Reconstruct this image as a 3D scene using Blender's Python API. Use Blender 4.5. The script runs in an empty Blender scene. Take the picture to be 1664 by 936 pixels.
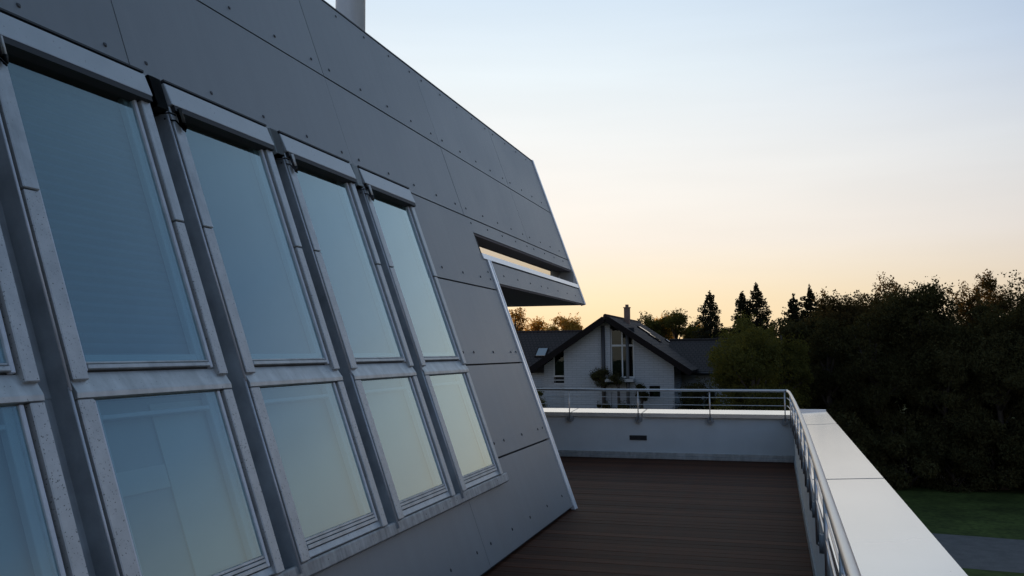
import bpy, bmesh, math, random
import numpy as np
from mathutils import Matrix, Vector
R = math.radians
rnd = random.Random(7)
sc = bpy.context.scene
COL = sc.collection

# ------------------------------------------------------------------ camera
EYE = 1.65
cd = bpy.data.cameras.new('camera')
cam = bpy.data.objects.new('camera', cd); COL.objects.link(cam)
cd.sensor_width = 36.0; cd.lens = 31.352
cd.clip_start = 0.05; cd.clip_end = 3000
right = Vector((0.95812866, 0.28624419, -0.00733069))
up = Vector((0.02772909, -0.06727398, 0.99734914))
back = -Vector((-0.28499223, 0.95579207, 0.07239442))
m = Matrix((right, up, back)).transposed().to_4x4()
m.translation = Vector((0, 0, EYE))
cam.matrix_world = m
sc.camera = cam

# ------------------------------------------------------------------ sky, sun, exposure
SUN_AZ = -31.0        # degrees from +Y, clockwise
SUN_EL = 1.0
w = bpy.data.worlds.new('World'); sc.world = w; w.use_nodes = True
wn = w.node_tree.nodes; wl = w.node_tree.links
bg = wn['Background']
sky = wn.new('ShaderNodeTexSky'); sky.sky_type = 'NISHITA'
sky.sun_disc = False
sky.sun_elevation = R(SUN_EL); sky.sun_rotation = R(SUN_AZ)
sky.air_density = 1.0; sky.dust_density = 0.6; sky.ozone_density = 2.5
# evening sky: the Nishita sky blended with a measured dusk gradient (height above the horizon x angle from the sun)
SKYK = 1 / 0.283
def ramp(stops):
    r = wn.new('ShaderNodeValToRGB'); e = r.color_ramp.elements
    while len(e) < len(stops): e.new(0.5)
    for el, (p, c) in zip(e, stops): el.position = p
    for el, (p, c) in zip(e, stops): el.position = p; el.color = (*c, 1)
    return r
tcw = wn.new('ShaderNodeTexCoord'); sep = wn.new('ShaderNodeSeparateXYZ'); wl.new(tcw.outputs['Generated'], sep.inputs[0])
near = ramp([(0.0, (1.0, .74, .40)), (.06, (1.0, .82, .56)), (.12, (1.0, .90, .79)), (.20, (.97, .94, .89)), (.30, (.86, .93, .96)), (.40, (.66, .79, .92)), (.70, (.28, .41, .58)), (1.0, (.15, .24, .37))])
far = ramp([(0.0, (.42, .37, .33)), (.06, (.59, .49, .44)), (.12, (.57, .54, .55)), (.20, (.50, .55, .63)), (.30, (.26, .37, .60)), (.40, (.17, .29, .53)), (.70, (.16, .25, .39)), (1.0, (.15, .24, .37))])
for r_ in (near, far): wl.new(sep.outputs['Z'], r_.inputs[0])
cxy = wn.new('ShaderNodeCombineXYZ'); wl.new(sep.outputs['X'], cxy.inputs[0]); wl.new(sep.outputs['Y'], cxy.inputs[1])
nrm = wn.new('ShaderNodeVectorMath'); nrm.operation = 'NORMALIZE'; wl.new(cxy.outputs[0], nrm.inputs[0])
dt = wn.new('ShaderNodeVectorMath'); dt.operation = 'DOT_PRODUCT'; wl.new(nrm.outputs[0], dt.inputs[0])
dt.inputs[1].default_value = (math.sin(R(SUN_AZ)), math.cos(R(SUN_AZ)), 0)
mrw = wn.new('ShaderNodeMapRange'); mrw.interpolation_type = 'SMOOTHSTEP'
mrw.inputs['From Min'].default_value = 0.42; mrw.inputs['From Max'].default_value = 1.0; wl.new(dt.outputs['Value'], mrw.inputs['Value'])
gm = wn.new('ShaderNodeMix'); gm.data_type = 'RGBA'
wl.new(mrw.outputs[0], gm.inputs['Factor']); wl.new(far.outputs[0], gm.inputs['A']); wl.new(near.outputs[0], gm.inputs['B'])
# faint stretched veils of high cloud near the horizon
mpw = wn.new('ShaderNodeMapping'); mpw.inputs['Scale'].default_value = (2.2, 2.2, 22); mpw.inputs['Rotation'].default_value = (0.05, 0.02, 0)
nzw = wn.new('ShaderNodeTexNoise'); nzw.inputs['Scale'].default_value = 1.6; nzw.inputs['Detail'].default_value = 5
wl.new(tcw.outputs['Generated'], mpw.inputs[0]); wl.new(mpw.outputs[0], nzw.inputs['Vector'])
mrc = wn.new('ShaderNodeMapRange'); mrc.inputs['From Min'].default_value = .35; mrc.inputs['From Max'].default_value = .75
mrc.inputs['To Min'].default_value = .985 * SKYK; mrc.inputs['To Max'].default_value = 1.02 * SKYK; wl.new(nzw.outputs[0], mrc.inputs['Value'])
gs = wn.new('ShaderNodeVectorMath'); gs.operation = 'SCALE'; wl.new(gm.outputs['Result'], gs.inputs[0]); wl.new(mrc.outputs[0], gs.inputs['Scale'])
sm = wn.new('ShaderNodeMix'); sm.data_type = 'RGBA'; sm.inputs['Factor'].default_value = 0.88
wl.new(sky.outputs[0], sm.inputs['A']); wl.new(gs.outputs[0], sm.inputs['B'])
wl.new(sm.outputs['Result'], bg.inputs[0])
bg.inputs[1].default_value = 0.10
sd = bpy.data.lights.new('sun', 'SUN'); sd.energy = 0.8; sd.angle = R(0.6); sd.color = (1.0, 0.62, 0.32)
so = bpy.data.objects.new('sun', sd); COL.objects.link(so)
sv = Vector((math.sin(R(SUN_AZ)) * math.cos(R(SUN_EL)), math.cos(R(SUN_AZ)) * math.cos(R(SUN_EL)), math.sin(R(SUN_EL))))
so.rotation_euler = sv.to_track_quat('Z', 'Y').to_euler()
so.location = sv * 200
sc.view_settings.view_transform = 'Standard'; sc.view_settings.look = 'None'
sc.view_settings.exposure = 1.62; sc.view_settings.gamma = 1.0
sc.view_settings.use_curve_mapping = False

# ------------------------------------------------------------------ materials
def mat(name, col, rough=0.6, metal=0.0, spec=0.5, var=0.0, noise=None, speck=None, bump=None, objvar=0.0, streak=None):
    """col base; noise=(scale, amount) tonal mottling; speck=(scale, threshold, colour); streak=(scale xyz, amount)"""
    mt = bpy.data.materials.new(name); mt.use_nodes = True
    n = mt.node_tree.nodes; l = mt.node_tree.links
    b = n['Principled BSDF']
    b.inputs['Roughness'].default_value = rough; b.inputs['Metallic'].default_value = metal
    b.inputs['Specular IOR Level'].default_value = spec
    b.inputs['Base Color'].default_value = (*col, 1)
    tc = n.new('ShaderNodeTexCoord')
    cur = None
    def start():
        rgb = n.new('ShaderNodeRGB'); rgb.outputs[0].default_value = (*col, 1); return rgb.outputs[0]
    def mul(src, fac_out, lo, hi):
        mr = n.new('ShaderNodeMapRange'); mr.inputs['From Min'].default_value = 0.3; mr.inputs['From Max'].default_value = 0.7
        mr.inputs['To Min'].default_value = lo; mr.inputs['To Max'].default_value = hi
        l.new(fac_out, mr.inputs['Value'])
        mx = n.new('ShaderNodeVectorMath'); mx.operation = 'SCALE'
        l.new(src, mx.inputs[0]); l.new(mr.outputs[0], mx.inputs['Scale']); return mx.outputs[0]
    if noise or speck or objvar or streak:
        cur = start()
    if noise:
        t = n.new('ShaderNodeTexNoise'); t.inputs['Scale'].default_value = noise[0]; t.inputs['Detail'].default_value = 6
        t.inputs['Roughness'].default_value = 0.6
        l.new(tc.outputs['Object'], t.inputs['Vector']); cur = mul(cur, t.outputs[0], 1 - noise[1], 1 + noise[1])
        mr = n.new('ShaderNodeMapRange'); mr.inputs['To Min'].default_value = rough * 0.8; mr.inputs['To Max'].default_value = min(1, rough * 1.2)
        l.new(t.outputs[0], mr.inputs['Value']); l.new(mr.outputs[0], b.inputs['Roughness'])
    if streak:
        mp = n.new('ShaderNodeMapping'); mp.inputs['Scale'].default_value = streak[0]
        t = n.new('ShaderNodeTexNoise'); t.inputs['Scale'].default_value = 1; t.inputs['Detail'].default_value = 5
        l.new(tc.outputs['Object'], mp.inputs[0]); l.new(mp.outputs[0], t.inputs['Vector'])
        cur = mul(cur, t.outputs[0], 1 - streak[1], 1 + streak[1])
    if objvar:
        oi = n.new('ShaderNodeObjectInfo')
        mr = n.new('ShaderNodeMapRange'); mr.inputs['To Min'].default_value = 1 - objvar; mr.inputs['To Max'].default_value = 1 + objvar
        l.new(oi.outputs['Random'], mr.inputs['Value'])
        mx = n.new('ShaderNodeVectorMath'); mx.operation = 'SCALE'
        l.new(cur, mx.inputs[0]); l.new(mr.outputs[0], mx.inputs['Scale']); cur = mx.outputs[0]
    if speck:
        t = n.new('ShaderNodeTexNoise'); t.inputs['Scale'].default_value = speck[0]; t.inputs['Detail'].default_value = 3
        l.new(tc.outputs['Object'], t.inputs['Vector'])
        mr = n.new('ShaderNodeMapRange'); mr.inputs['From Min'].default_value = speck[1]; mr.inputs['From Max'].default_value = speck[1] + 0.04
        l.new(t.outputs[0], mr.inputs['Value'])
        mx = n.new('ShaderNodeMix'); mx.data_type = 'RGBA'
        l.new(mr.outputs[0], mx.inputs['Factor']); l.new(cur, mx.inputs['A']); mx.inputs['B'].default_value = (*speck[2], 1)
        cur = mx.outputs['Result']
    if cur is not None:
        l.new(cur, b.inputs['Base Color'])
    if bump:
        t = n.new('ShaderNodeTexNoise'); t.inputs['Scale'].default_value = bump[0]; t.inputs['Detail'].default_value = 4
        l.new(tc.outputs['Object'], t.inputs['Vector'])
        bp = n.new('ShaderNodeBump'); bp.inputs['Strength'].default_value = bump[1]; bp.inputs['Distance'].default_value = 0.01
        l.new(t.outputs[0], bp.inputs['Height']); l.new(bp.outputs[0], b.inputs['Normal'])
    return mt

def brickmat(name, c1, c2, cm, w_, h_, mortar, rough=0.85, bump=0.4, axes='xz'):
    mt = mat(name, c1, rough, 0, .15); n = mt.node_tree.nodes; l = mt.node_tree.links; b = n['Principled BSDF']
    tc = n.new('ShaderNodeTexCoord'); sp = n.new('ShaderNodeSeparateXYZ'); cb = n.new('ShaderNodeCombineXYZ')
    l.new(tc.outputs['Object'], sp.inputs[0]); l.new(sp.outputs[axes[0].upper()], cb.inputs[0]); l.new(sp.outputs[axes[1].upper()], cb.inputs[1])
    t = n.new('ShaderNodeTexBrick'); l.new(cb.outputs[0], t.inputs['Vector'])
    t.inputs['Color1'].default_value = (*c1, 1); t.inputs['Color2'].default_value = (*c2, 1); t.inputs['Mortar'].default_value = (*cm, 1)
    t.inputs['Scale'].default_value = 1; t.inputs['Brick Width'].default_value = w_; t.inputs['Row Height'].default_value = h_
    t.inputs['Mortar Size'].default_value = mortar
    l.new(t.outputs['Color'], b.inputs['Base Color'])
    bp = n.new('ShaderNodeBump'); bp.inputs['Strength'].default_value = bump; bp.inputs['Distance'].default_value = 0.02; bp.invert = True
    l.new(t.outputs['Fac'], bp.inputs['Height']); l.new(bp.outputs[0], b.inputs['Normal'])
    return mt

def glassmat(name, tint, ior, rough=0.01, faces=4, refl=(0.84, 0.98, 0.94)):
    mt = bpy.data.materials.new(name); mt.use_nodes = True
    n = mt.node_tree.nodes; l = mt.node_tree.links
    n.remove(n['Principled BSDF']); out = n['Material Output']
    tr = n.new('ShaderNodeBsdfTransparent'); tr.inputs[0].default_value = (*tint, 1)
    gl = n.new('ShaderNodeBsdfGlossy'); gl.inputs['Roughness'].default_value = rough; gl.inputs['Color'].default_value = (*refl, 1)
    fr = n.new('ShaderNodeFresnel'); fr.inputs[0].default_value = ior
    ge = n.new('ShaderNodeNewGeometry')
    su = n.new('ShaderNodeMath'); su.operation = 'SUBTRACT'; su.inputs[0].default_value = 1; l.new(ge.outputs['Backfacing'], su.inputs[1])
    f4 = n.new('ShaderNodeMath'); f4.operation = 'MULTIPLY'; f4.inputs[1].default_value = faces; l.new(fr.outputs[0], f4.inputs[0])
    f3 = n.new('ShaderNodeMath'); f3.operation = 'MULTIPLY_ADD'; f3.inputs[1].default_value = faces - 1; f3.inputs[2].default_value = 1; l.new(fr.outputs[0], f3.inputs[0])
    fd = n.new('ShaderNodeMath'); fd.operation = 'DIVIDE'; l.new(f4.outputs[0], fd.inputs[0]); l.new(f3.outputs[0], fd.inputs[1])
    mu = n.new('ShaderNodeMath'); mu.operation = 'MULTIPLY'; l.new(fd.outputs[0], mu.inputs[0]); l.new(su.outputs[0], mu.inputs[1])
    tc = n.new('ShaderNodeTexCoord'); no = n.new('ShaderNodeTexNoise'); no.inputs['Scale'].default_value = 3.0; no.inputs['Detail'].default_value = 2
    l.new(tc.outputs['Object'], no.inputs['Vector'])
    bp = n.new('ShaderNodeBump'); bp.inputs['Strength'].default_value = 0.03; bp.inputs['Distance'].default_value = 0.02
    l.new(no.outputs[0], bp.inputs['Height']); l.new(bp.outputs[0], gl.inputs['Normal'])
    mx = n.new('ShaderNodeMixShader'); l.new(mu.outputs[0], mx.inputs[0]); l.new(tr.outputs[0], mx.inputs[1]); l.new(gl.outputs[0], mx.inputs[2])
    l.new(mx.outputs[0], out.inputs[0])
    return mt

def leafmat(name, col, trans, amt=0.45, vary=True):
    mt = bpy.data.materials.new(name); mt.use_nodes = True
    n = mt.node_tree.nodes; l = mt.node_tree.links
    n.remove(n['Principled BSDF']); out = n['Material Output']
    tc = n.new('ShaderNodeTexCoord'); no = n.new('ShaderNodeTexNoise'); no.inputs['Scale'].default_value = 0.9; no.inputs['Detail'].default_value = 4
    l.new(tc.outputs['Object'], no.inputs['Vector'])
    oi = n.new('ShaderNodeObjectInfo')
    ad = n.new('ShaderNodeMath'); ad.operation = 'MULTIPLY_ADD'; ad.inputs[1].default_value = 0.35; l.new(oi.outputs['Random'], ad.inputs[0]); l.new(no.outputs[0], ad.inputs[2])
    mr = n.new('ShaderNodeMapRange'); mr.inputs['From Min'].default_value = 0.35; mr.inputs['From Max'].default_value = 1.0
    mr.inputs['To Min'].default_value = 0.6; mr.inputs['To Max'].default_value = 1.5; l.new(ad.outputs[0], mr.inputs['Value'])
    if not vary: mr.inputs['To Min'].default_value = .94; mr.inputs['To Max'].default_value = 1.04
    def sc_(c):
        v = n.new('ShaderNodeVectorMath'); v.operation = 'SCALE'; v.inputs[0].default_value = c; l.new(mr.outputs[0], v.inputs['Scale']); return v.outputs[0]
    d = n.new('ShaderNodeBsdfDiffuse'); l.new(sc_(col), d.inputs[0])
    t = n.new('ShaderNodeBsdfTranslucent'); l.new(sc_(trans), t.inputs[0])
    mx = n.new('ShaderNodeMixShader'); mx.inputs[0].default_value = amt
    l.new(d.outputs[0], mx.inputs[1]); l.new(t.outputs[0], mx.inputs[2]); l.new(mx.outputs[0], out.inputs[0])
    return mt

M = {}
M['panel'] = mat('fibre_cement_grey', (0.178, 0.191, 0.197), 0.42, 0, 0.6, noise=(1.3, 0.08), streak=((9, .4, 1), 0.04), objvar=0.08, bump=(260, 0.08))
M['soffit'] = mat('dark_soffit_board', (0.17, 0.15, 0.152), 0.7, 0, .2, noise=(1.5, .08))
M['plate'] = mat('dull_steel_plate', (0.24, 0.255, 0.265), 0.5, 0.3)
M['boxgrey'] = mat('grey_green_box', (0.26, 0.29, 0.29), 0.5, 0.1)
M['core'] = mat('dark_backing', (0.02, 0.02, 0.022), 0.8)
M['zinc'] = mat('weathered_aluminium', (0.43, 0.45, 0.45), 0.42, 0.45, 0.5, noise=(7, 0.18), streak=((16, 1.5, 8), 0.15), speck=(110, 0.68, (0.16, 0.16, 0.16)))
M['hood'] = mat('plain_aluminium_cover', (0.42, 0.44, 0.445), 0.42, 0.4, 0.5, noise=(4, 0.08), speck=(70, 0.70, (0.22, 0.22, 0.22)))
M['zinc_spot'] = mat('speckled_aluminium', (0.45, 0.46, 0.455), 0.45, 0.4, 0.5, noise=(9, 0.14), speck=(120, 0.635, (0.10, 0.10, 0.10)))
M['zinc_stain'] = mat('stained_aluminium', (0.34, 0.34, 0.33), 0.55, 0.35, 0.5, noise=(12, 0.25), streak=((26, 2, 2), 0.28), speck=(40, 0.68, (0.10, 0.09, 0.075)))
M['gutter'] = mat('dull_zinc_gutter', (0.26, 0.29, 0.31), 0.55, 0.1, 0.5, noise=(6, 0.22), streak=((25, 1.2, 6), 0.2))
M['lip'] = mat('bright_zinc_lip', (0.55, 0.57, 0.60), 0.45, 0.25, 0.5, noise=(15, 0.12))
M['rubber_and_shade'] = mat('black_rubber_and_shade', (0.012, 0.012, 0.013), 0.6)  # black rubber, also the colour of the painted shade strips on the hoods
M['steel'] = mat('brushed_stainless', (0.52, 0.52, 0.52), 0.33, 0.9, 0.5, noise=(20, 0.08))
M['trim'] = mat('bright_edge_trim', (0.84, 0.85, 0.86), 0.30, 0.5, 0.5, noise=(8, 0.07))
M['slotglass'] = glassmat('slot_glass', (0.84, 0.82, 0.78), 1.3, faces=1)
M['paleslab'] = mat('pale_roof_slab', (.6, .6, .58), .7)
M['coping'] = mat('white_coated_metal', (0.83, 0.81, 0.77), 0.20, 0.6, 0.6, streak=((3, 1.2, 3), 0.035), speck=(38, 0.765, (0.42, 0.41, 0.38)))
M['render'] = mat('pale_render', (0.60, 0.635, 0.64), 0.8, noise=(2.5, 0.05), bump=(120, 0.25))
M['fascia'] = mat('grey_fascia', (0.40, 0.40, 0.39), 0.5, 0.2)
M['board'] = mat('dark_stained_decking', (0.070, 0.028, 0.015), 0.65, 0, 0.05, noise=(6, 0.3), streak=((1.2, 60, 10), 0.4), objvar=0.3)
M['under'] = mat('deck_underlay', (0.02, 0.013, 0.01), 0.9)
M['vent'] = mat('dark_vent', (0.02, 0.022, 0.027), 0.5)
M['blind_dark'] = mat('blue_grey_blind', (0.165, 0.155, 0.155), 0.7, noise=(3, 0.12))
M['blind_pale'] = mat('grey_green_blind', (0.19, 0.225, 0.215), 0.7, noise=(2, 0.10))
M['curtain'] = mat('pale_inner_board', (0.28, 0.31, 0.28), 0.7, noise=(2, 0.10))
M['inner'] = mat('inner_sash_paint', (0.32, 0.35, 0.35), 0.6)
M['pane'] = glassmat('double_glazing', (0.78, 0.90, 0.93), 1.54)
M['farglass'] = glassmat('house_glass', (0.4, 0.45, 0.45), 1.5, faces=1.6)
M['flue'] = mat('stainless_flue', (0.90, 0.90, 0.90), 0.38, 0.15, 0.5, noise=(5, 0.06), streak=((9, 9, 0.6), 0.08))
M['brickwhite'] = brickmat('white_brick', (0.48, 0.485, 0.485), (0.44, 0.445, 0.445), (0.36, 0.365, 0.365), 0.62, 0.155, 0.020)
M['tiles'] = brickmat('dark_roof_tiles', (0.075, 0.052, 0.044), (0.060, 0.044, 0.039), (0.036, 0.027, 0.024), 0.30, 0.33, 0.035, 0.8, 0.8, 'yx')
M['tiles_x'] = brickmat('dark_roof_tiles_long', (0.066, 0.050, 0.044), (0.055, 0.043, 0.038), (0.034, 0.027, 0.024), 0.30, 0.33, 0.035, 0.8, 0.8, 'xy')
M['woodtrim'] = mat('dark_brown_verge', (0.014, 0.010, 0.009), 0.8, 0, .15, noise=(4, 0.2))
M['whiteframe'] = mat('white_window_frame', (0.62, 0.62, 0.60), 0.5)
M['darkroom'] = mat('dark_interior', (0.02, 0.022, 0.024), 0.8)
M['chim'] = mat('chimney_brick', (0.20, 0.13, 0.10), 0.85, noise=(6, 0.3))
M['pipe'] = mat('dark_downpipe', (0.06, 0.055, 0.055), 0.5, 0.3)
M['metalpost'] = mat('grey_flue_post', (0.09, 0.085, 0.08), 0.5, 0.3)
M['bark'] = mat('bark', (0.055, 0.042, 0.032), 0.9, noise=(6, 0.35))
M['leaf_dark'] = leafmat('dark_green_leaves', (0.062, 0.058, 0.026), (0.09, 0.065, 0.014), 0.30)
M['leaf_olive'] = leafmat('olive_leaves', (0.085, 0.085, 0.028), (0.16, 0.13, 0.02), 0.40)
M['leaf_orange'] = leafmat('autumn_leaves', (0.055, 0.043, 0.019), (0.17, 0.105, 0.03), 0.42)
M['leaf_gold'] = leafmat('backlit_golden_leaves', (0.09, 0.06, 0.02), (0.62, 0.36, 0.07), 0.6)
M['needle'] = leafmat('spruce_needles', (0.030, 0.032, 0.018), (0.05, 0.035, 0.010), 0.25)
M['grass'] = mat('lawn_grass', (0.050, 0.066, 0.016), 0.9, 0, 0.1, noise=(0.35, 0.45), streak=((5, 5, 5), 0.35), bump=(14, .6))
M['path'] = mat('grey_gravel_path', (0.12, 0.112, 0.105), 0.95, 0, 0.2, noise=(2.0, 0.2), streak=((30, 30, 30), 0.25))

# ------------------------------------------------------------------ mesh helpers
class MB:
    def __init__(s): s.v = []; s.f = []; s.sm = []
    def add(s, vs, fs, smooth=False):
        o = len(s.v); s.v += [tuple(p) for p in vs]
        for f in fs: s.f.append(tuple(i + o for i in f)); s.sm.append(smooth)
        return s
    def hexa(s, p):   # 4 bottom ccw, 4 top ccw
        return s.add(p, [(3, 2, 1, 0), (4, 5, 6, 7), (0, 1, 5, 4), (1, 2, 6, 5), (2, 3, 7, 6), (3, 0, 4, 7)])
    def box(s, x0, x1, y0, y1, z0, z1):
        return s.hexa([(x0, y0, z0), (x1, y0, z0), (x1, y1, z0), (x0, y1, z0), (x0, y0, z1), (x1, y0, z1), (x1, y1, z1), (x0, y1, z1)])
    def prism(s, poly, fn0, fn1):    # poly 2d ccw seen from the fn1 side
        n = len(poly)
        vs = [fn0(*p) for p in poly] + [fn1(*p) for p in poly]
        fs = [tuple(reversed(range(n))), tuple(range(n, 2 * n))] + [(i, (i + 1) % n, n + (i + 1) % n, n + i) for i in range(n)]
        return s.add(vs, fs)
    def tube(s, pts, r, n=10, caps=True, smooth=True):
        pts = [Vector(p) for p in pts]; k = len(pts)
        rs = r if isinstance(r, (list, tuple)) else [r] * k
        vs = []; ref = Vector((0, 0, 1))
        for i, p in enumerate(pts):
            d = (pts[min(i + 1, k - 1)] - pts[max(i - 1, 0)]).normalized()
            a = d.cross(ref if abs(d.dot(ref)) < 0.95 else Vector((1, 0, 0))).normalized(); b = d.cross(a)
            for j in range(n):
                t = 2 * math.pi * j / n; vs.append(p + (a * math.cos(t) + b * math.sin(t)) * rs[i])
        fs = []
        for i in range(k - 1):
            for j in range(n): fs.append((i * n + j, i * n + (j + 1) % n, (i + 1) * n + (j + 1) % n, (i + 1) * n + j))
        s.add(vs, fs, smooth)
        if caps:
            o = len(s.v) - len(vs)
            s.f.append(tuple(o + j for j in reversed(range(n)))); s.sm.append(False)
            s.f.append(tuple(o + (k - 1) * n + j for j in range(n))); s.sm.append(False)
        return s
    def mesh(s, name, bevel=0):
        me = bpy.data.meshes.new(name); me.from_pydata(s.v, [], s.f)
        me.polygons.foreach_set('use_smooth', s.sm)
        bm = bmesh.new(); bm.from_mesh(me)
        bmesh.ops.recalc_face_normals(bm, faces=bm.faces)
        if bevel: bmesh.ops.bevel(bm, geom=bm.edges[:], offset=bevel, segments=1, affect='EDGES')
        bm.to_mesh(me); bm.free(); me.update()
        return me
    def build(s, name, material, parent=None, bevel=0, **props):
        me = s.mesh(name, bevel); me.materials.append(material)
        return link(name, me, parent, **props)

def link(name, data, parent=None, **props):
    o = bpy.data.objects.new(name, data); COL.objects.link(o)
    if parent is not None: o.parent = parent
    for k, v in props.items(): o[k] = v
    return o
def thing(name, label, cat, loc=(0, 0, 0), group=None):
    o = link(name, None, None, label=label, category=cat); o.location = loc
    o.empty_display_size = 0.3
    if group: o['group'] = group
    return o
def copy_tree(o, parent=None):
    c = o.copy(); COL.objects.link(c); c.parent = parent
    for ch in list(o.children): copy_tree(ch, c)
    return c

# ------------------------------------------------------------------ ground
GZ = -5.5
g = MB().add([(-1500, -600, GZ), (1500, -600, GZ), (1500, 2200, GZ), (-1500, 2200, GZ)], [(0, 1, 2, 3)]).build('lawn', M['grass'], kind='structure')
pp = []
for i in range(31):
    x = -12 + i * 2.4
    yc = 35.4 - 0.13 * (x - 6) + 0.25 * math.sin(x * 0.3)
    pp += [(x, yc - 2.9, GZ + 0.004), (x, yc + 2.9, GZ + 0.004)]
MB().add(pp, [(2 * i, 2 * i + 2, 2 * i + 3, 2 * i + 1) for i in range(30)]).build('path', M['path'], kind='structure')

# ------------------------------------------------------------------ building with the sloping wall
# wall coordinates: u along the terrace (+Y), s up the slope, h out of the wall
ANG = R(70.4); SX, SZ = -math.cos(ANG), math.sin(ANG)
bld = thing('building', 'grey panelled building with a leaning wall, roof windows and overhanging upper storey', 'building', (-2.115, 0, 0))
WM = Matrix(((0, SX, math.sin(ANG), 0), (1, 0, 0, 0), (0, SZ, math.cos(ANG), 0), (0, 0, 0, 1)))
def wpart(mb, name, material, bevel=0, **props):
    o = mb.build(name, material, bld, bevel, **props); o.matrix_local = WM; return o
def wp(u, s, h): return WM @ Vector((u, s, h))

# solid body behind the cladding (in building space)
END = 9.40; TIP = 14.06; TOPS = 5.10
def xs(s, h=-0.045): return SX * s + math.sin(ANG) * h, SZ * s + math.cos(ANG) * h
def section(s0, s1, y0, y1, depth, h=-0.045, z1=None):
    xa, za = xs(s0, h); xb, zb = xs(s1, h)
    poly = [(xa, za), (xb, zb), (-depth, zb), (-depth, za)]
    return MB().prism(poly, lambda x, z: (x, y1, z), lambda x, z: (x, y0, z))
section(-0.02, TOPS - 0.02, -4, END - 0.03, 9.0).build('wall', M['core'], bld)
body = section(2.575, 2.88, END - 0.03, TIP - 0.03, 9.0)
body.build('overhang_sill', M['core'], bld)
# upper band: a free standing screen wall over the slot, open sky behind it
def screen(s0, s1, y0, y1, thick=.27):
    xa, za = xs(s0); xb, zb = xs(s1)
    poly = [(xa, za), (xb, zb), (xb - thick, zb), (xa - thick, za)]
    return MB().prism(poly, lambda x, z: (x, y1, z), lambda x, z: (x, y0, z))
screen(3.145, TOPS - 0.02, END - 0.03, TIP - 0.03).build('screen_wall', M['core'], bld)
MB().box(-9, -1.5, END - 0.02, TIP - 0.03, SZ * 2.88 + .003, SZ * 2.88 + .01).build('roof_terrace', M['paleslab'], bld)
xr = -3.41 + 2.115
MB().box(xr - 0.02, xr - .008, END - 0.02, 13.62, SZ * 2.88 + .011, SZ * 3.145 - 0.012).build('slot_glass', M['slotglass'], bld)
MB().box(xr - 0.018, xr - 0.002, 13.624, 14.045, SZ * 2.88 + .011, SZ * 3.145 - 0.016).build('slot_end_panel', M['fascia'], bld)
MB().box(xr, -1.03, 14.008, 14.03, SZ * 2.88 + .011, SZ * 3.145 - 0.016).build('slot_jamb', M['fascia'], bld)
MB().tube([(xr + 0.06, 13.86, SZ * 2.86), (xr + 0.06, 13.86, SZ * 3.14)], 0.012, 8).build('slot_post', M['steel'], bld)
# soffits
s0x, s0z = xs(2.565, -0.004)
MB().box(-8.9, s0x - 0.012, END - 0.02, TIP - 0.008, s0z - 0.012, s0z + 0.008)  .build('soffit', M['soffit'], bld, label='flat dark soffit under the overhang')
s1x, s1z = xs(3.14, -0.004)
MB().box(xr - 0.03, s1x - 0.01, END - 0.26, TIP - 0.01, s1z - 0.012, s1z + 0.006).build('recess_soffit', M['soffit'], bld)
# end faces
MB().prism([xs(0.02), xs(2.55), (-8.95, SZ * 2.55), (-8.95, 0.02)], lambda x, z: (x, END - 0.025, z), lambda x, z: (x, END - 0.012, z)).build('end_wall', M['panel'], bld)
for a, b in ((2.58, 2.88), (3.15, TOPS - 0.02)):
    if a > 3:
        t_ = .268
        MB().prism([xs(a), xs(b), (xs(b)[0] - t_, xs(b)[1]), (xs(a)[0] - t_, xs(a)[1])], lambda x, z: (x, TIP - 0.028, z), lambda x, z: (x, TIP - 0.012, z)).build('end_wall', M['panel'], bld)
        continue
    dp = -8.95
    MB().prism([xs(a), xs(b), (dp, SZ * b), (dp, SZ * a)], lambda x, z: (x, TIP - 0.028, z), lambda x, z: (x, TIP - 0.012, z)).build('end_wall', M['panel'], bld)
# flat roof
tx, tz = xs(TOPS, -0.01)
MB().box(-9.2, tx - 0.01, -4.1, END, tz - 0.03, tz - 0.004).box(tx - .29, tx - 0.01, END + .002, TIP - 0.01, tz - 0.03, tz - 0.004).build('roof', M['zinc'], bld)
# storeys below the terrace
MB().box(-9, 2.115 + 0.60, -4, 14.42, GZ, -0.16).build('lower_storey', M['render'], bld)

# cladding panels
GH = 0.016; GV = 0.006; TH = 0.010
def panel(poly):
    # inset a convex/L polygon given as axis-aligned corner list (ccw): shrink by G/2
    n = len(poly); out = []
    for i in range(n):
        p0 = Vector(poly[i - 1]); p1 = Vector(poly[i]); p2 = Vector(poly[(i + 1) % n])
        d0 = (p1 - p0).normalized(); d1 = (p2 - p1).normalized()
        n0 = Vector((-d0.y, d0.x)); n1 = Vector((-d1.y, d1.x))
        out.append(p1 + sum((k * ((GH if abs(k.y) > .7 else GV) / 2) for k in ([n0] if (n0 - n1).length < .05 else [n0, n1])), Vector((0, 0))))
    dh = rnd.uniform(-0.0012, 0.0012)
    wpart(MB().prism(out, lambda u, s: (u, s, -TH), lambda u, s: (u, s, dh)), 'panel', M['panel'])
rows = [3.33, 4.16, TOPS]
colu = [-1.32, 1.26, 3.85, 6.43, 9.05, 11.68, TIP - 0.03]
for r in range(2):
    for c in range(len(colu) - 1):
        panel([(colu[c], rows[r]), (colu[c + 1], rows[r]), (colu[c + 1], rows[r + 1]), (colu[c], rows[r + 1])])
WR = 7.43   # right end of the window field
TE = END - 0.085
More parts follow.
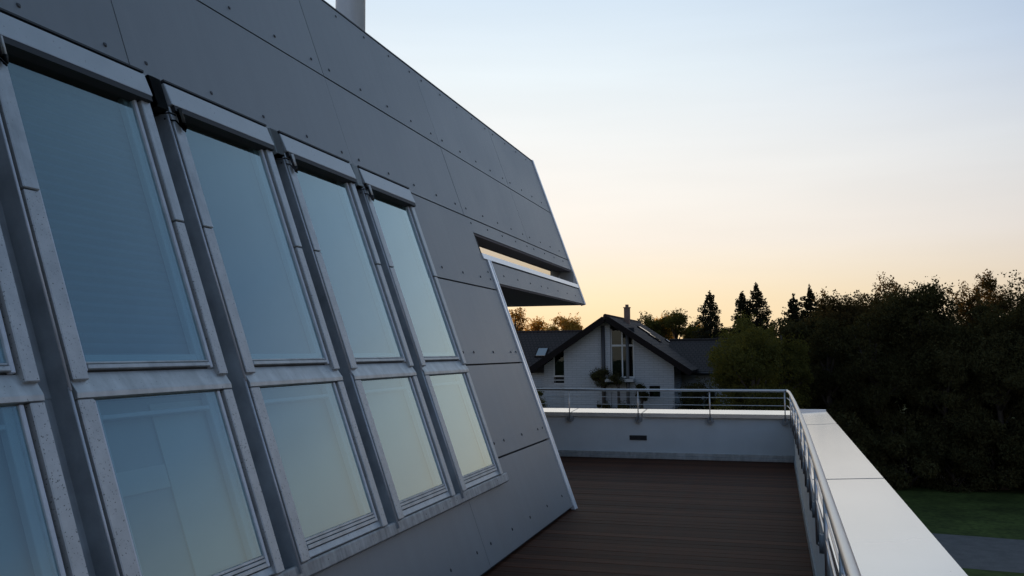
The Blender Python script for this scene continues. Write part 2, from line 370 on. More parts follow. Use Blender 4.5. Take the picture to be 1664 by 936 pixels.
# row beside and over the recess
panel([(WR, 2.48), (TE, 2.48), (TE, 2.84), (9.17, 2.91), (9.17, 3.145), (TIP - 0.03, 3.145), (TIP - 0.03, 3.33), (WR, 3.33)])
panel([(END + 0.01, 2.565), (TIP - 0.03, 2.565), (TIP - 0.03, 2.832), (END + 0.01, 2.832)])
panel([(WR, 1.64), (TE, 1.64), (TE, 2.48), (WR, 2.48)])
panel([(WR, 0.78), (TE, 0.78), (TE, 1.64), (WR, 1.64)])
panel([(6.52, 0.03), (TE, 0.03), (TE, 0.78), (WR, 0.78), (WR, 0.585), (6.52, 0.585)])
for a, b in ((3.94, 6.52), (1.36, 3.94), (-1.22, 1.36)):
    panel([(a, 0.03), (b, 0.03), (b, 0.585), (a, 0.585)])
# panels left of the window field, off to the side
panel([(-1.22, 0.585), (0.40, 0.585), (0.40, 3.33), (-1.22, 3.33)])
panel([(0.40, 0.585), (1.52, 0.585), (1.52, 3.33), (0.40, 3.33)])

# rivets (heads a few millimetres proud)
rv = MB()
def rivet(u, s, r=0.014):
    vs = [(u + r * math.cos(k * math.pi / 4), s + r * math.sin(k * math.pi / 4), 0.0005) for k in range(8)]
    vs += [(u + .6 * r * math.cos(k * math.pi / 4), s + .6 * r * math.sin(k * math.pi / 4), 0.006) for k in range(8)]
    rv.add(vs, [tuple(range(8, 16))] + [(k, (k + 1) % 8, 8 + (k + 1) % 8, 8 + k) for k in range(8)])
offs = [0.15, 0.735, 1.31, 1.885, 2.43]
for base in colu[:-1]:
    for o_ in offs:
        u = base + o_
        if u > TIP - 0.1: continue
        rivet(u, 3.44); rivet(u, 4.27); rivet(u, 5.02)
        if 9.2 < u: rivet(u, 3.265); rivet(u, 2.685)
        if 7.5 < u < 9.25:
            rivet(u, 2.60)
for u in (7.82, 8.41, 9.01, 9.2): rivet(u, 1.76); rivet(u, 0.91)
for u in (7.53,): rivet(u, 1.76); rivet(u, .91)
for u in (4.09, 4.66, 5.23, 5.8, 6.35, 6.68, 7.26, 7.82, 8.43, 9.04): rivet(u, 0.19)
wpart(rv, 'rivet', mat('dark_rivet', (0.045, 0.046, 0.05), 0.5, 0.2), kind='stuff')  # heads oversized and dark to take in their small tail shadows

# silver edge trims
wpart(MB().box(END - 0.085, END - 0.012, -0.02, 2.835, -0.03, 0.014).box(END - 0.011, END + 0.012, -0.02, 2.835, -0.05, 0.020), 'edge_trim', M['trim'], 0.002)
wpart(MB().prism([(9.172, 2.907), (END - 0.085, 2.838), (TIP + 0.01, 2.838), (TIP + 0.01, 2.885)][0:0] or [(9.19, 2.838), (TIP - 0.03, 2.838), (TIP - 0.03, 2.905), (9.18, 2.905)],
      lambda u, s: (u, s, -0.28), lambda u, s: (u, s, 0.012)), 'recess_sill', M['trim'], 0.002)
wpart(MB().box(TIP - 0.026, TIP + 0.022, 2.56, TOPS + 0.02, -0.06, 0.016), 'edge_trim', M['trim'], 0.003)
wpart(MB().tube([(TIP + .024, 2.56, -.006), (TIP + .024, TOPS + .018, -.006)], .024, 14), 'edge_bead', M['trim'])
wpart(MB().box(-4, TIP - 0.03, TOPS + 0.003, TOPS + 0.018, -0.10, 0.004), 'roof_edge_strip', M['pipe'])

# ---- roof windows: one upper and one lower window built once, then copied along the row
def boxes(lst):
    mb = MB()
    for b in lst: mb.box(*b)
    return mb
def upper_window():
    wn_ = wpart(boxes([(.02, .10, 1.66, 3.24, -.03, .045), (.90, .985, 1.66, 3.24, -.03, .045), (.10, .90, 1.66, 1.70, -.03, .045), (.10, .90, 3.12, 3.24, -.03, .045)]), 'window', M['rubber_and_shade'])
    P = lambda mb, name, mt, bv=0, **k: mb.build(name, mt, wn_, bv, **k)
    for (a, b) in ((0, .082), (.932, 1.0)):
        P(boxes([(a, b, 1.625, 2.428, .030, .083)]), 'side_cladding', M['zinc_spot'], .004)
        P(boxes([(a - .001, b + .001, 2.434, 3.135, .030, .0855)]), 'side_cladding', M['zinc'], .004)
    P(boxes([(.896, .916, 1.665, 3.13, .0, .069)]), 'sash', M['lip'], .003)
    P(boxes([(.088, .106, 1.665, 3.13, .0, .066)]), 'sash', M['lip'], .003)
    P(boxes([(.107, .895, 1.672, 1.692, .0, .070), (.107, .895, 1.696, 1.706, .0, .062)]), 'sash_rail', M['zinc'], .003)
    P(boxes([(.107, .895, 1.707, 3.119, .050, .056)]), 'pane', M['pane'])
    P(boxes([(.101, .899, 1.702, 3.118, -.012, -.006)]), 'blind', M['blind_dark'])
    P(boxes([(.107, .140, 1.707, 3.119, .0, .034), (.860, .895, 1.707, 3.119, .0, .034), (.1405, .8595, 1.707, 1.745, .0, .034)]), 'inner_frame', M['inner'], .003)
    P(MB().prism([(3.128, .035), (3.128, .1105), (3.132, .1115), (3.262, .098), (3.270, .03)], lambda s, h: (-.004, s, h), lambda s, h: (1.004, s, h)), 'hood', M['hood'], .004)
    P(boxes([(.012, .99, 3.095, 3.127, .045, .1095)]), 'hood_under_shade', M['rubber_and_shade'])  # black strip standing in for the shade under the hood
    P(boxes([(-.002, 1.002, 3.2715, 3.283, .03, .100)]), 'hood_top_shadow', M['rubber_and_shade'])  # dark strip standing in for the shadow gap above the hood
    P(MB().prism([(1.552, .02), (1.552, .080), (1.575, .083), (1.625, .066), (1.664, .052), (1.664, .02)], lambda s, h: (.0, s, h), lambda s, h: (1.0, s, h)), 'apron', M['zinc'], .002)
    return wn_
def lower_window():
    wn_ = wpart(boxes([(.02, .10, .68, 1.55, -.03, .045), (.90, .985, .68, 1.55, -.03, .045), (.10, .90, .66, .72, -.03, .045)]), 'window', M['rubber_and_shade'])
    P = lambda mb, name, mt, bv=0, **k: mb.build(name, mt, wn_, bv, **k)
    for (a, b) in ((0, .082), (.932, 1.0)):
        P(boxes([(a, b, .645, 1.549, .030, .079)]), 'side_cladding', M['zinc_spot'], .004)
    P(boxes([(.896, .916, .69, 1.548, .0, .066)]), 'sash', M['lip'], .003)
    P(boxes([(.088, .106, .69, 1.548, .0, .064)]), 'sash', M['lip'], .003)
    P(boxes([(.107, .895, .735, .748, .0, .060), (.107, .895, .716, .732, .0, .064), (.107, .895, .692, .712, .0, .068)]), 'sash_rail', M['zinc'], .002)
    P(boxes([(.107, .895, .750, 1.549, .050, .056)]), 'pane', M['pane'])
    P(boxes([(.101, .899, .722, 1.56, -.03, -.022)]), 'blind', M['blind_pale'])
    P(boxes([(.107, .150, .750, 1.549, .0, .034), (.850, .895, .750, 1.549, .0, .034), (.1505, .8495, 1.470, 1.49, .0, .034)]), 'inner_frame', M['inner'], .003)
    P(MB().prism([(.648, .0), (.648, .060), (.653, .066), (.688, .058), (.688, .0)], lambda s, h: (.0, s, h), lambda s, h: (1.0, s, h)), 'apron', M['zinc'], .002)
    return wn_
PITCH = 1.16
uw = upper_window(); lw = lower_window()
box_m = boxes([(-.125, -.028, 3.09, 3.275, -.02, .098), (-.132, -.10, 3.27, 3.30, -.02, .06)]).mesh('motor_box', .004); box_m.materials.append(M['boxgrey'])
cab = MB().tube([(-.03, 3.06, .055), (.0, 3.035, .10), (.03, 3.00, .108), (.055, 2.985, .104), (.062, 3.02, .098)], .005, 6).tube([(-.118, 3.075, .03), (-.07, 3.06, .102), (-.03, 3.075, .098), (.01, 3.07, .10)], .0045, 6).mesh('cable'); cab.materials.append(M['rubber_and_shade'])
sen = MB().tube([(.055, 3.03, .104), (.050, 3.115, .108)], .014, 10).mesh('rain_sensor'); sen.materials.append(M['whiteframe'])
senb = MB().tube([(.056, 2.995, .102), (.0545, 3.03, .104)], [.011, .016], 10).tube([(.038, 3.02, .103), (.034, 3.11, .103)], .009, 8).mesh('sensor_socket'); senb.materials.append(M['rubber_and_shade'])
pl_ = MB()
for i in range(30):
    s0_ = 1.72 + 1.39 * i / 30; s1_ = s0_ + 1.39 / 30; md = (s0_ + s1_) / 2
    pl_.add([(.102, s0_, -.014), (.898, s0_, -.014), (.898, md, -.005), (.102, md, -.005), (.102, s1_, -.014), (.898, s1_, -.014)], [(0, 1, 2, 3), (3, 2, 5, 4)])
pleat = pl_.mesh('blind'); pleat.materials.append(M['blind_dark'])
brd = boxes([(.50, .88, .74, 1.53, -.018, -.012), (.12, .495, 1.16, 1.26, -.018, -.014)]).mesh('inner_board'); brd.materials.append(M['curtain'])
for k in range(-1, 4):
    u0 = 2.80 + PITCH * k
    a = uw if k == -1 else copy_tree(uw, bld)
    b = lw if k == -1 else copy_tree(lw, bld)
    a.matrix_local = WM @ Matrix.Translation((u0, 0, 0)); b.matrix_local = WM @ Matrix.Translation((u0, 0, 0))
    if k == 0:      # only this column shows a pleated fabric above and a half drawn board below
        for ch in a.children:
            if ch.name.startswith('blind'): ch.data = pleat
        link('inner_board', brd, b)
    for nm, me in (('motor_box', box_m), ('cable', cab), ('rain_sensor', sen), ('sensor_socket', senb)):
        link(nm, me, a)
    # gutter channel on the window's near side, lower length lapping under the upper one
    for (s0, s1, dh) in ((.60, 1.60, 0), (1.585, 3.30, .004)):
        gb = MB().box(u0 - .165, u0 - .030, s0, s1, -.022 + dh, -.016 + dh).box(u0 - .030 + dh * .3, u0 - .024 + dh * .3, s0, s1, -.022 + dh, .070 + dh)
        gb.box(u0 - .168, u0 - .163, s0, s1, -.022 + dh, .030 + dh)
        gt = wpart(gb, 'gutter', M['gutter'])
        lip = MB().tube([(u0 - .024, s0, .073 + dh), (u0 - .024, s1 - (.20 if s1 > 2 else 0), .073 + dh)], .0055, 8).build('gutter_lip', M['lip'], gt)
wpart(boxes([(1.50, 7.43, 3.272, 3.326, -.03, .030)]), 'head_flashing', M['zinc'], .003)
wpart(boxes([(7.285, 7.432, .60, 3.271, -.03, -.012)]), 'side_flashing', M['gutter'])
wpart(MB().prism([(.563, -.02), (.563, .040), (.572, .062), (.636, .064), (.645, .058), (.645, -.02)], lambda s, h: (1.5, s, h), lambda s, h: (7.415, s, h)), 'sill', M['zinc_stain'], .003)

# flue behind the roof edge
fx, fy = -4.30, 8.44
fl = MB().tube([(fx + 2.115, fy, tz - 0.02), (fx + 2.115, fy, 8.2)], .158, 40).build('flue_pipe', M['flue'], bld)
MB().tube([(fx + 2.115, fy, 6.9), (fx + 2.115, fy, 6.95)], .163, 40).build('flue_band', M['flue'], fl)

# ------------------------------------------------------------------ deck
dk = MB().box(-7, .22, -3, 14.0, -.16, -.032).build('deck', M['under'], kind='structure')
bmeshes = {}
y = 0.9; BP = 0.146
while y < 13.92:
    long_ = y > END - .05
    x0 = -6.9 if long_ else -2.30
    key = long_
    if key not in bmeshes:
        me = MB().box(x0, .198, 0, BP - .0022, -.03, 0).mesh('board', .003); me.materials.append(M['board']); bmeshes[key] = me
    o = link('board', bmeshes[key], dk); o.location = (rnd.uniform(-.004, 0), y, rnd.uniform(-.0015, 0.0)); o.rotation_euler.y = rnd.uniform(-.0006, .0006)
    y += BP

# ------------------------------------------------------------------ parapet round the terrace
par = thing('parapet_wall', 'low pale parapet wall with white metal coping around the wooden terrace', 'parapet', (0.21, 14, 0))
po = Vector((0.21, 14, 0))
def pl(mb): mb.v = [tuple(Vector(p) - po) for p in mb.v]; return mb
def shx(y): return .0052 * (7 - y)
def ybox(mb, x0, x1, y0, y1, z0, z1):   # box following the right hand wall, which runs a touch out of line
    a, b = shx(y0), shx(y1)
    mb.hexa([(x0 + a, y0, z0), (x1 + a, y0, z0), (x1 + b, y1, z0), (x0 + b, y1, z0), (x0 + a, y0, z1), (x1 + a, y0, z1), (x1 + b, y1, z1), (x0 + b, y1, z1)])
    return mb
pl(MB().box(-7, .172, 14.0, 14.42, -.16, .655)).build('wall', M['render'], par)
pl(ybox(MB(), .21, .62, -3, 14.42, -.16, .655)).build('wall', M['render'], par)
# coping sheets: falling inwards, fascia lip down the inner side
def cop_far(x0, x1):
    prof = [(13.945, .640), (13.945, .700), (14.50, .728), (14.50, .650), (14.485, .650), (14.485, .700), (13.960, .675), (13.960, .640)]
    pl(MB().prism(prof, lambda y, z: (x0, y, z), lambda y, z: (x1, y, z))).build('coping', M['coping'], par)
for a, b in ((-7, -5.9), (-5.892, -3.205), (-3.19, -2.075), (-2.06, .19)): cop_far(a, b)
def cop_right(y0, y1):
    prof = [(.205, .640), (.205, .700), (.700, .726), (.700, .620), (.688, .620), (.688, .708), (.217, .684), (.217, .640)]
    a, b = shx(y0), shx(y1)
    pl(MB().prism(prof, lambda x, z: (x + a, y0, z), lambda x, z: (x + b, y1, z))).build('coping', M['coping'], par)
for a, b in ((-3, 1.97), (2.01, 7.0), (7.04, 12.03), (12.085, 14.47)): cop_right(a, b)
pl(MB().box(.185, .66, 14.472, 14.512, .62, .752)).build('coping_end', M['trim'], par, .003)
for yj in (1.989, 7.022, 12.059):
    pl(ybox(MB(), .22, .70, yj - .05, yj + .05, .60, .682)).build('coping_joint', M['rubber_and_shade'], par)
# base flashings
pl(MB().box(-7, .17, 13.955, 13.998, .0, .045).box(-7, .17, 13.975, 13.999, .047, .098)).build('base_flashing', M['zinc'], par, .003)
pl(ybox(MB(), .196, .209, -3, 13.95, .002, .10)).build('base_flashing', M['gutter'], par)
vt = pl(MB().box(-2.275, -2.005, 13.988, 13.999, .278, .352)).build('vent', M['vent'], par, .003)
mb = MB()
for i in range(5): mb.box(-2.265, -2.015, 13.982, 13.987, .287 + i * .0125, .292 + i * .0125)
pl(mb).build('louvre', M['vent'], vt)

# ------------------------------------------------------------------ railing
rl = thing('railing', 'stainless steel handrail with thin bars fixed inside the terrace parapet', 'railing', (0.12, 13.9, 0))
po2 = Vector((0.12, 13.9, 0))
def ql(mb): mb.v = [tuple(Vector(p) - po2) for p in mb.v]; return mb
def railx(y):
    pts = [(13.9, .112), (12.6, .134), (11, .152), (9, .167), (7, .174), (4, .172), (-2, .168)]
    for (ya, xa), (yb, xb) in zip(pts, pts[1:]):
        if ya >= y >= yb: return xa + (xb - xa) * (ya - y) / (ya - yb)
    return .17
ys = [13.9 - i * .53 for i in range(31)]
path_ = [(-7.0, 13.9), (-3, 13.9), (.06, 13.9), (.095, 13.89)] + [(railx(yy), yy) for yy in ys[1:] if yy > -2]
def run(z, r, name, dx=0):
    ql(MB().tube([(x + dx, yy, z) for x, yy in path_], r, 14)).build(name, M['steel'], rl)
run(1.058, .0195, 'handrail'); run(.950, .005, 'bar'); run(.835, .005, 'bar')
def post(x, yy, ox, oy):
    # upright, arm and round wall plate
    p = ql(MB().tube([(x, yy, .595), (x, yy, 1.04)],   .0085 if oy else .010, 10)).build('post', M['steel'], rl)
    l0 = .35 if oy else .15
    ql(MB().tube([(x, yy, .60), (x + ox * l0, yy + oy * l0, .60)], .013, 10)).build('arm', M['steel'], p)
    ql(MB().tube([(x + ox * l0, yy + oy * l0, .60), (x + ox, yy + oy, .60)], .052, 20)).build('wall_plate', M['plate'], p)
for i in range(6): post(-3.21 - 2 * 1.09 + i * 1.09 if i < 6 else 0, 13.9, 0, .098)
for i in range(11):
    yy = 12.85 - i * 1.09
    post(railx(yy), yy, .21 + shx(yy) - railx(yy) - .001, 0)
    
# ------------------------------------------------------------------ houses
def roof_slab(mb, x0, z0, x1, z1, y0, y1, t=.22):
    d = Vector((x1 - x0, z1 - z0)).normalized(); nx, nz = -d.y, d.x
    if nz < 0: nx, nz = -nx, -nz
    mb.hexa([(x0, y0, z0), (x1, y0, z1), (x1, y1, z1), (x0, y1, z0), (x0 + nx * t, y0, z0 + nz * t), (x1 + nx * t, y0, z1 + nz * t), (x1 + nx * t, y1, z1 + nz * t), (x0 + nx * t, y1, z0 + nz * t)])
    return mb
HX, HY = -11.15, 60.0
hs = thing('brick_house', 'white brick house with tall gable windows and dark tiled roof beyond the terrace', 'house', (HX, HY, GZ))
ho = Vector((HX, HY, GZ))
def hl(mb, o=None): mb.v = [tuple(Vector(p) - (o or ho)) for p in mb.v]; return mb
RZ = 3.92; slope = (RZ - .30) / 5.45
def rz(x): return RZ - .12 - abs(x - HX) * slope
# gable front: white brick fields either side of the glazed bay, set-back bay on the left
def gable(x0, x1, y0, y1, zb=GZ):
    poly = [(x0, zb), (x1, zb), (x1, rz(x1))] + ([(HX, rz(HX))] if x0 < HX < x1 else []) + [(x0, rz(x0))]
    return hl(MB().prism(poly, lambda x, z: (x, y1, z), lambda x, z: (x, y0, z)))
gable(-14.2, -10.95, HY, HY + .35).build('wall', M['brickwhite'], hs)
gable(-9.35, -6.72, HY, HY + .35).build('wall', M['brickwhite'], hs)
hl(MB().box(-10.95, -9.35, HY + .02, HY + .3, GZ, -.12)).build('wall', M['brickwhite'], hs)
gable(-15.75, -15.05, HY + .5, HY + .8).build('wall', M['brickwhite'], hs)
hl(MB().box(-15.05, -14.2, HY + .5, HY + .8, GZ, -.55)).build('wall', M['brickwhite'], hs)
hl(MB().box(-14.2, -14.0, HY + .35, HY + 14, GZ, .8)).build('wall', M['brickwhite'], hs)
hl(MB().box(-6.9, -6.72, HY + .35, HY + 14, GZ, .75)).build('wall', M['brickwhite'], hs)
hl(MB().box(-15.7, -14.2, HY + .8, HY + 12, GZ, .1)).build('wall', M['brickwhite'], hs)
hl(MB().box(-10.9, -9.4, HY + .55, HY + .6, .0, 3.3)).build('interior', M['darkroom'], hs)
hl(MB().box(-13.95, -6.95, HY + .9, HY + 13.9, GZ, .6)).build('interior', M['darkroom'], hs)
# side walls of the bay and lintel
hl(MB().box(-11.3, -10.95, HY - .12, HY + .32, GZ, 3.4)).build('pilaster', M['brickwhite'], hs)
# roof
rf = hl(roof_slab(roof_slab(MB(), HX - 5.5, RZ - 5.5 * slope - .05, HX - .002, RZ - .05, HY - .75, HY + 14.8), HX + 5.5, RZ - 5.5 * slope - .05, HX + .002, RZ - .05, HY - .75, HY + 14.8)).build('roof', M['tiles'], hs)
hl(roof_slab(roof_slab(MB(), HX - 5.52, RZ - 5.52 * slope - .22, HX - .002, RZ - .22, HY - .80, HY - .70, .40), HX + 5.52, RZ - 5.52 * slope - .22, HX + .002, RZ - .22, HY - .80, HY - .70, .40)).build('verge_board', M['woodtrim'], rf)
hl(MB().tube([(HX, HY - .78, RZ + .17), (HX, HY + 14.8, RZ + .17)], .13, 10)).build('ridge_tile', M['tiles'], rf)
hl(MB().box(-10.83, -10.43, HY + 5.0, HY + 5.4, 3.0, 4.86).box(-10.87, -10.39, HY + 4.96, HY + 5.44, 4.86, 4.93).box(-10.74, -10.52, HY + 5.1, HY + 5.3, 4.93, 5.12)).build('chimney', M['chim'], rf)
def skylight(x, yy, wy, lx, mt):
    # frame lying on the right-hand roof slope
    z = lambda xx: RZ - (xx - HX) * slope + .20
    mb = MB().hexa([(x, yy, z(x)), (x + lx, yy, z(x + lx)), (x + lx, yy + wy, z(x + lx)), (x, yy + wy, z(x)), (x, yy, z(x) + .13), (x + lx, yy, z(x + lx) + .13), (x + lx, yy + wy, z(x + lx) + .13), (x, yy + wy, z(x) + .13)])
    f = hl(mb).build('skylight', M['woodtrim'], rf)
    e = .1
    hl(MB().hexa([(x + e, yy + e, z(x + e) + .135), (x + lx - e, yy + e, z(x + lx - e) + .135), (x + lx - e, yy + wy - e, z(x + lx - e) + .135), (x + e, yy + wy - e, z(x + e) + .135), (x + e, yy + e, z(x + e) + .15), (x + lx - e, yy + e, z(x + lx - e) + .15), (x + lx - e, yy + wy - e, z(x + lx - e) + .15), (x + e, yy + wy - e, z(x + e) + .15)])).build('pane', mt, f)
M['skyglass'] = mat('skylight_glass', (0.05, 0.055, 0.06), 0.04, 0.0, 1.0)
M['skyglass'].node_tree.nodes['Principled BSDF'].inputs['IOR'].default_value = 2.2
skylight(-8.8, HY + 12.4, .55, 1.35, M['trim']); skylight(-10.2, HY + 7.2, 0.9, 1.0, M['skyglass']); skylight(-9.3, HY + 6.4, 0.9, .9, M['skyglass'])
# glazed bay: mullions, transom, panes
bay = hl(MB().box(-10.95, -10.86, HY + .05, HY + .2, -.12, 3.2).box(-10.21, -10.12, HY + .05, HY + .2, -.12, 3.0).box(-9.44, -9.352, HY + .05, HY + .2, -.12, 2.5)
         .box(-10.86, -10.21, HY + .06, HY + .19, 2.02, 2.15).box(-10.12, -9.44, HY + .06, HY + .19, 2.02, 2.15).box(-10.86, -10.21, HY + .06, HY + .19, -.11, .0).box(-10.12, -9.44, HY + .06, HY + .19, -.11, .0)).build('window', M['whiteframe'], hs)
for (a, b, c, d) in ((-10.86, -10.21, 0, 2.02), (-10.12, -9.44, 0, 2.02), (-10.86, -10.21, 2.15, 3.1), (-10.12, -9.44, 2.15, 2.6)):
    hl(MB().box(a, b, HY + .11, HY + .125, c, d)).build('pane', M['farglass'], bay)
hl(MB().box(-10.86, -10.21, HY + .2, HY + .22, 1.25, 2.02)).build('blind', mat('grey_blind', (.10, .12, .125), .8), bay)
hl(MB().box(-10.86, -10.21, HY + .2, HY + .22, 2.38, 3.0)).build('blind', mat('grey_board', (.11, .115, .12), .8), bay)
w2 = hl(MB().box(-15.05, -14.2, HY + .45, HY + .6, -.05, .06).box(-15.05, -14.98, HY + .45, HY + .6, .06, 1.35).box(-15.05, -14.2, HY + .5, HY + .6, -.30, -.24).box(-15.05, -14.2, HY + .5, HY + .6, -.55, -.48)).build('window', M['whiteframe'], hs)
hl(MB().box(-14.98, -14.2, HY + .52, HY + .54, .06, 1.62)).build('pane', M['farglass'], w2)
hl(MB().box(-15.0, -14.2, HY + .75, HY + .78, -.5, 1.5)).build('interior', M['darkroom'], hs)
w3 = hl(MB().box(-8.36, -7.66, HY - .03, HY + .05, -1.36, -.62)).build('window', M['woodtrim'], hs)
hl(MB().box(-8.28, -7.74, HY - .045, HY - .032, -1.28, -.70)).build('pane', M['farglass'], w3)
hl(MB().tube([(-11.42, HY - .18, GZ), (-11.42, HY - .18, 3.45)], .13, 10)).build('downpipe', M['pipe'], hs)
hl(MB().tube([(-9.72, HY - .5, GZ), (-9.72, HY - .5, 3.15)], .11, 12)).build('flue_post', M['metalpost'], hs)
hl(MB().box(-11.2, -9.3, HY - .9, HY - .02, -.34, -.14)).build('balcony_slab', M['fascia'], hs)

def side_house(name, label, x0, x1, yf, yb, zr, ze, sky_=()):
    # ridge along X: the near roof slope faces the terrace
    h = thing(name, label, 'house', ((x0 + x1) / 2, yf, GZ)); o0 = h.location.copy()
    ym = (yf + yb) / 2
    hl(MB().prism([(yf + .5, GZ), (yb - .5, GZ), (yb - .5, ze), (ym, zr - .3), (yf + .5, ze)], lambda y, z: (x0 + .4, y, z), lambda y, z: (x1 - .4, y, z)), o0).build('wall', M['brickwhite'], h)
    mb = MB()
    for (ya, yb_) in ((yf, ym), (yb, ym)):
        mb.hexa([(x0, ya, ze - .1), (x1, ya, ze - .1), (x1, yb_, zr - .1), (x0, yb_, zr - .1), (x0, ya, ze + .12), (x1, ya, ze + .12), (x1, yb_, zr + .12), (x0, yb_, zr + .12)])
    r = hl(mb, o0).build('roof', M['tiles_x'], h)
    hl(MB().tube([(x0, ym, zr + .1), (x1, ym, zr + .1)], .13, 10), o0).build('ridge_tile', M['tiles_x'], r)
    hl(MB().tube([(x0, yf - .06, ze), (x1, yf - .06, ze)], .08, 8), o0).build('eaves_gutter', M['pipe'], r)
    for (sx_, t, wx) in sky_:
        k = (zr - ze) / (ym - yf)
        def q(x, yy, dz): return (x, yy, ze + .12 + (yy - yf) * k + dz)
        ya = yf + t * (ym - yf); yb_ = ya + 1.1
        f = hl(MB().hexa([q(sx_, ya, 0), q(sx_ + wx, ya, 0), q(sx_ + wx, yb_, 0), q(sx_, yb_, 0), q(sx_, ya, .12), q(sx_ + wx, ya, .12), q(sx_ + wx, yb_, .12), q(sx_, yb_, .12)]), o0).build('skylight', M['woodtrim'], r)
        hl(MB().hexa([q(sx_ + .08, ya + .08, .12), q(sx_ + wx - .08, ya + .08, .12), q(sx_ + wx - .08, yb_ - .08, .12), q(sx_ + .08, yb_ - .08, .12), q(sx_ + .08, ya + .08, .14), q(sx_ + wx - .08, ya + .08, .14), q(sx_ + wx - .08, yb_ - .08, .14), q(sx_ + .08, yb_ - .08, .14)]), o0).build('pane', M['skyglass'], f)
    return h
side_house('tiled_house', 'long dark roofed house with skylights left of the white brick gable', -48, -13.0, 67, 77, 3.25, .2, ((-18.6, .30, .9), (-16.55, .36, .8)))  # left end lengthened out of view to block low sun from the terrace
side_house('tiled_house', 'plain dark roofed house right of the white brick gable', -8.0, 6.0, 64.5, 74, 2.40, .1)

# ------------------------------------------------------------------ trees and shrubs
rg = np.random.default_rng(11)
def leaf_quads(pts, size, flat=0.0):
    n = len(pts)
    d = rg.normal(size=(n, 3)); d /= np.linalg.norm(d, axis=1)[:, None]
    e = rg.normal(size=(n, 3)); e -= (e * d).sum(1)[:, None] * d; e /= np.linalg.norm(e, axis=1)[:, None]
    s = size * rg.uniform(.6, 1.3, size=(n, 1))
    a = d * s * .5; b = e * s * .32
    V = np.empty((n, 4, 3)); V[:, 0] = pts - a; V[:, 1] = pts + b; V[:, 2] = pts + a; V[:, 3] = pts - b
    return V.reshape(-1, 3)
def quad_mesh(name, V, material):
    n = len(V) // 4
    me = bpy.data.meshes.new(name)
    me.vertices.add(len(V)); me.vertices.foreach_set('co', V.astype(np.float32).ravel())
    me.loops.add(len(V)); me.loops.foreach_set('vertex_index', np.arange(len(V), dtype=np.int32))
    me.polygons.add(n); me.polygons.foreach_set('loop_start', np.arange(0, len(V), 4, dtype=np.int32))
    me.update(calc_edges=True); me.materials.append(material)
    return me
def tree(name, label, x, yy, ztop, rad, low, material, n=9000, size=.17, clumps=26, loose=0.0, squash=1.0, group=None, bare=0):
    """ztop: crown top (world z); low: crown bottom (world z); rad: crown radius"""
    t = thing(name, label, 'shrub' if 'shrub' in name else 'tree', (x, yy, GZ), group)
    n = int(n * 1.7); size *= .76
    H = ztop - GZ; L = low - GZ; cz = (H + L) / 2; rzv = (H - L) / 2
    cs = []
    for i in range(clumps):
        v = rg.normal(size=3); v /= np.linalg.norm(v); rr = rg.uniform(.45, .86)
        if i % 4 == 0: v[2] = abs(v[2])
        cs.append((np.array([v[0] * rad * rr, v[1] * rad * rr, cz + v[2] * rzv * rr * squash]), rg.uniform(.22, .40) * rad))
    P_ = []
    per = max(40, int(n / clumps))
    for c, r in cs:
        k = int(per * rg.uniform(.6, 1.4))
        v = rg.normal(size=(k, 3)); v /= np.linalg.norm(v, axis=1)[:, None]
        q = c + v * (r * rg.uniform(.35, 1.0, size=(k, 1)) ** .6) * np.array([1, 1, .8])
        P_.append(q)
        # twiggy sprays reaching out of the clump
        for _ in range(int(3 + 6 * loose)):
            d = rg.normal(size=3); d[2] = abs(d[2]) * 1.2; d /= np.linalg.norm(d)
            m_ = int(10 + 14 * loose); tt = rg.uniform(.8, 1.35 + .35 * loose, size=(m_, 1))
            P_.append(c + d * r * tt + rg.normal(size=(m_, 3)) * .09)
    pts = np.concatenate(P_); over = (pts[:, 2] > H + .35) | (pts[:, 2] < .06)
    pts = pts[~over]
    link('crown', quad_mesh('crown', leaf_quads(pts, size), material), t)
    mb = MB(); tr = max(.05, .02 * H)
    mb.tube([(0, 0, -.1), (.05 * rad, .03 * rad, L * .6 + .3), (0, 0, cz), (.03, 0, H - .35 * rzv)], [tr * 1.4, tr, tr * .7, tr * .2], 8)
    for c, r in cs[:14]:
        z0 = min(max(L * .7, c[2] - rad * .7), cz)
        mb.tube([(0, 0, z0), tuple(c * np.array([.5, .5, 0]) + np.array([0, 0, (z0 + c[2]) / 2 + .1])), tuple(c)], [tr * .5, tr * .3, .015], 5)
    mb.build('trunk', M['bark'], t)
    return t
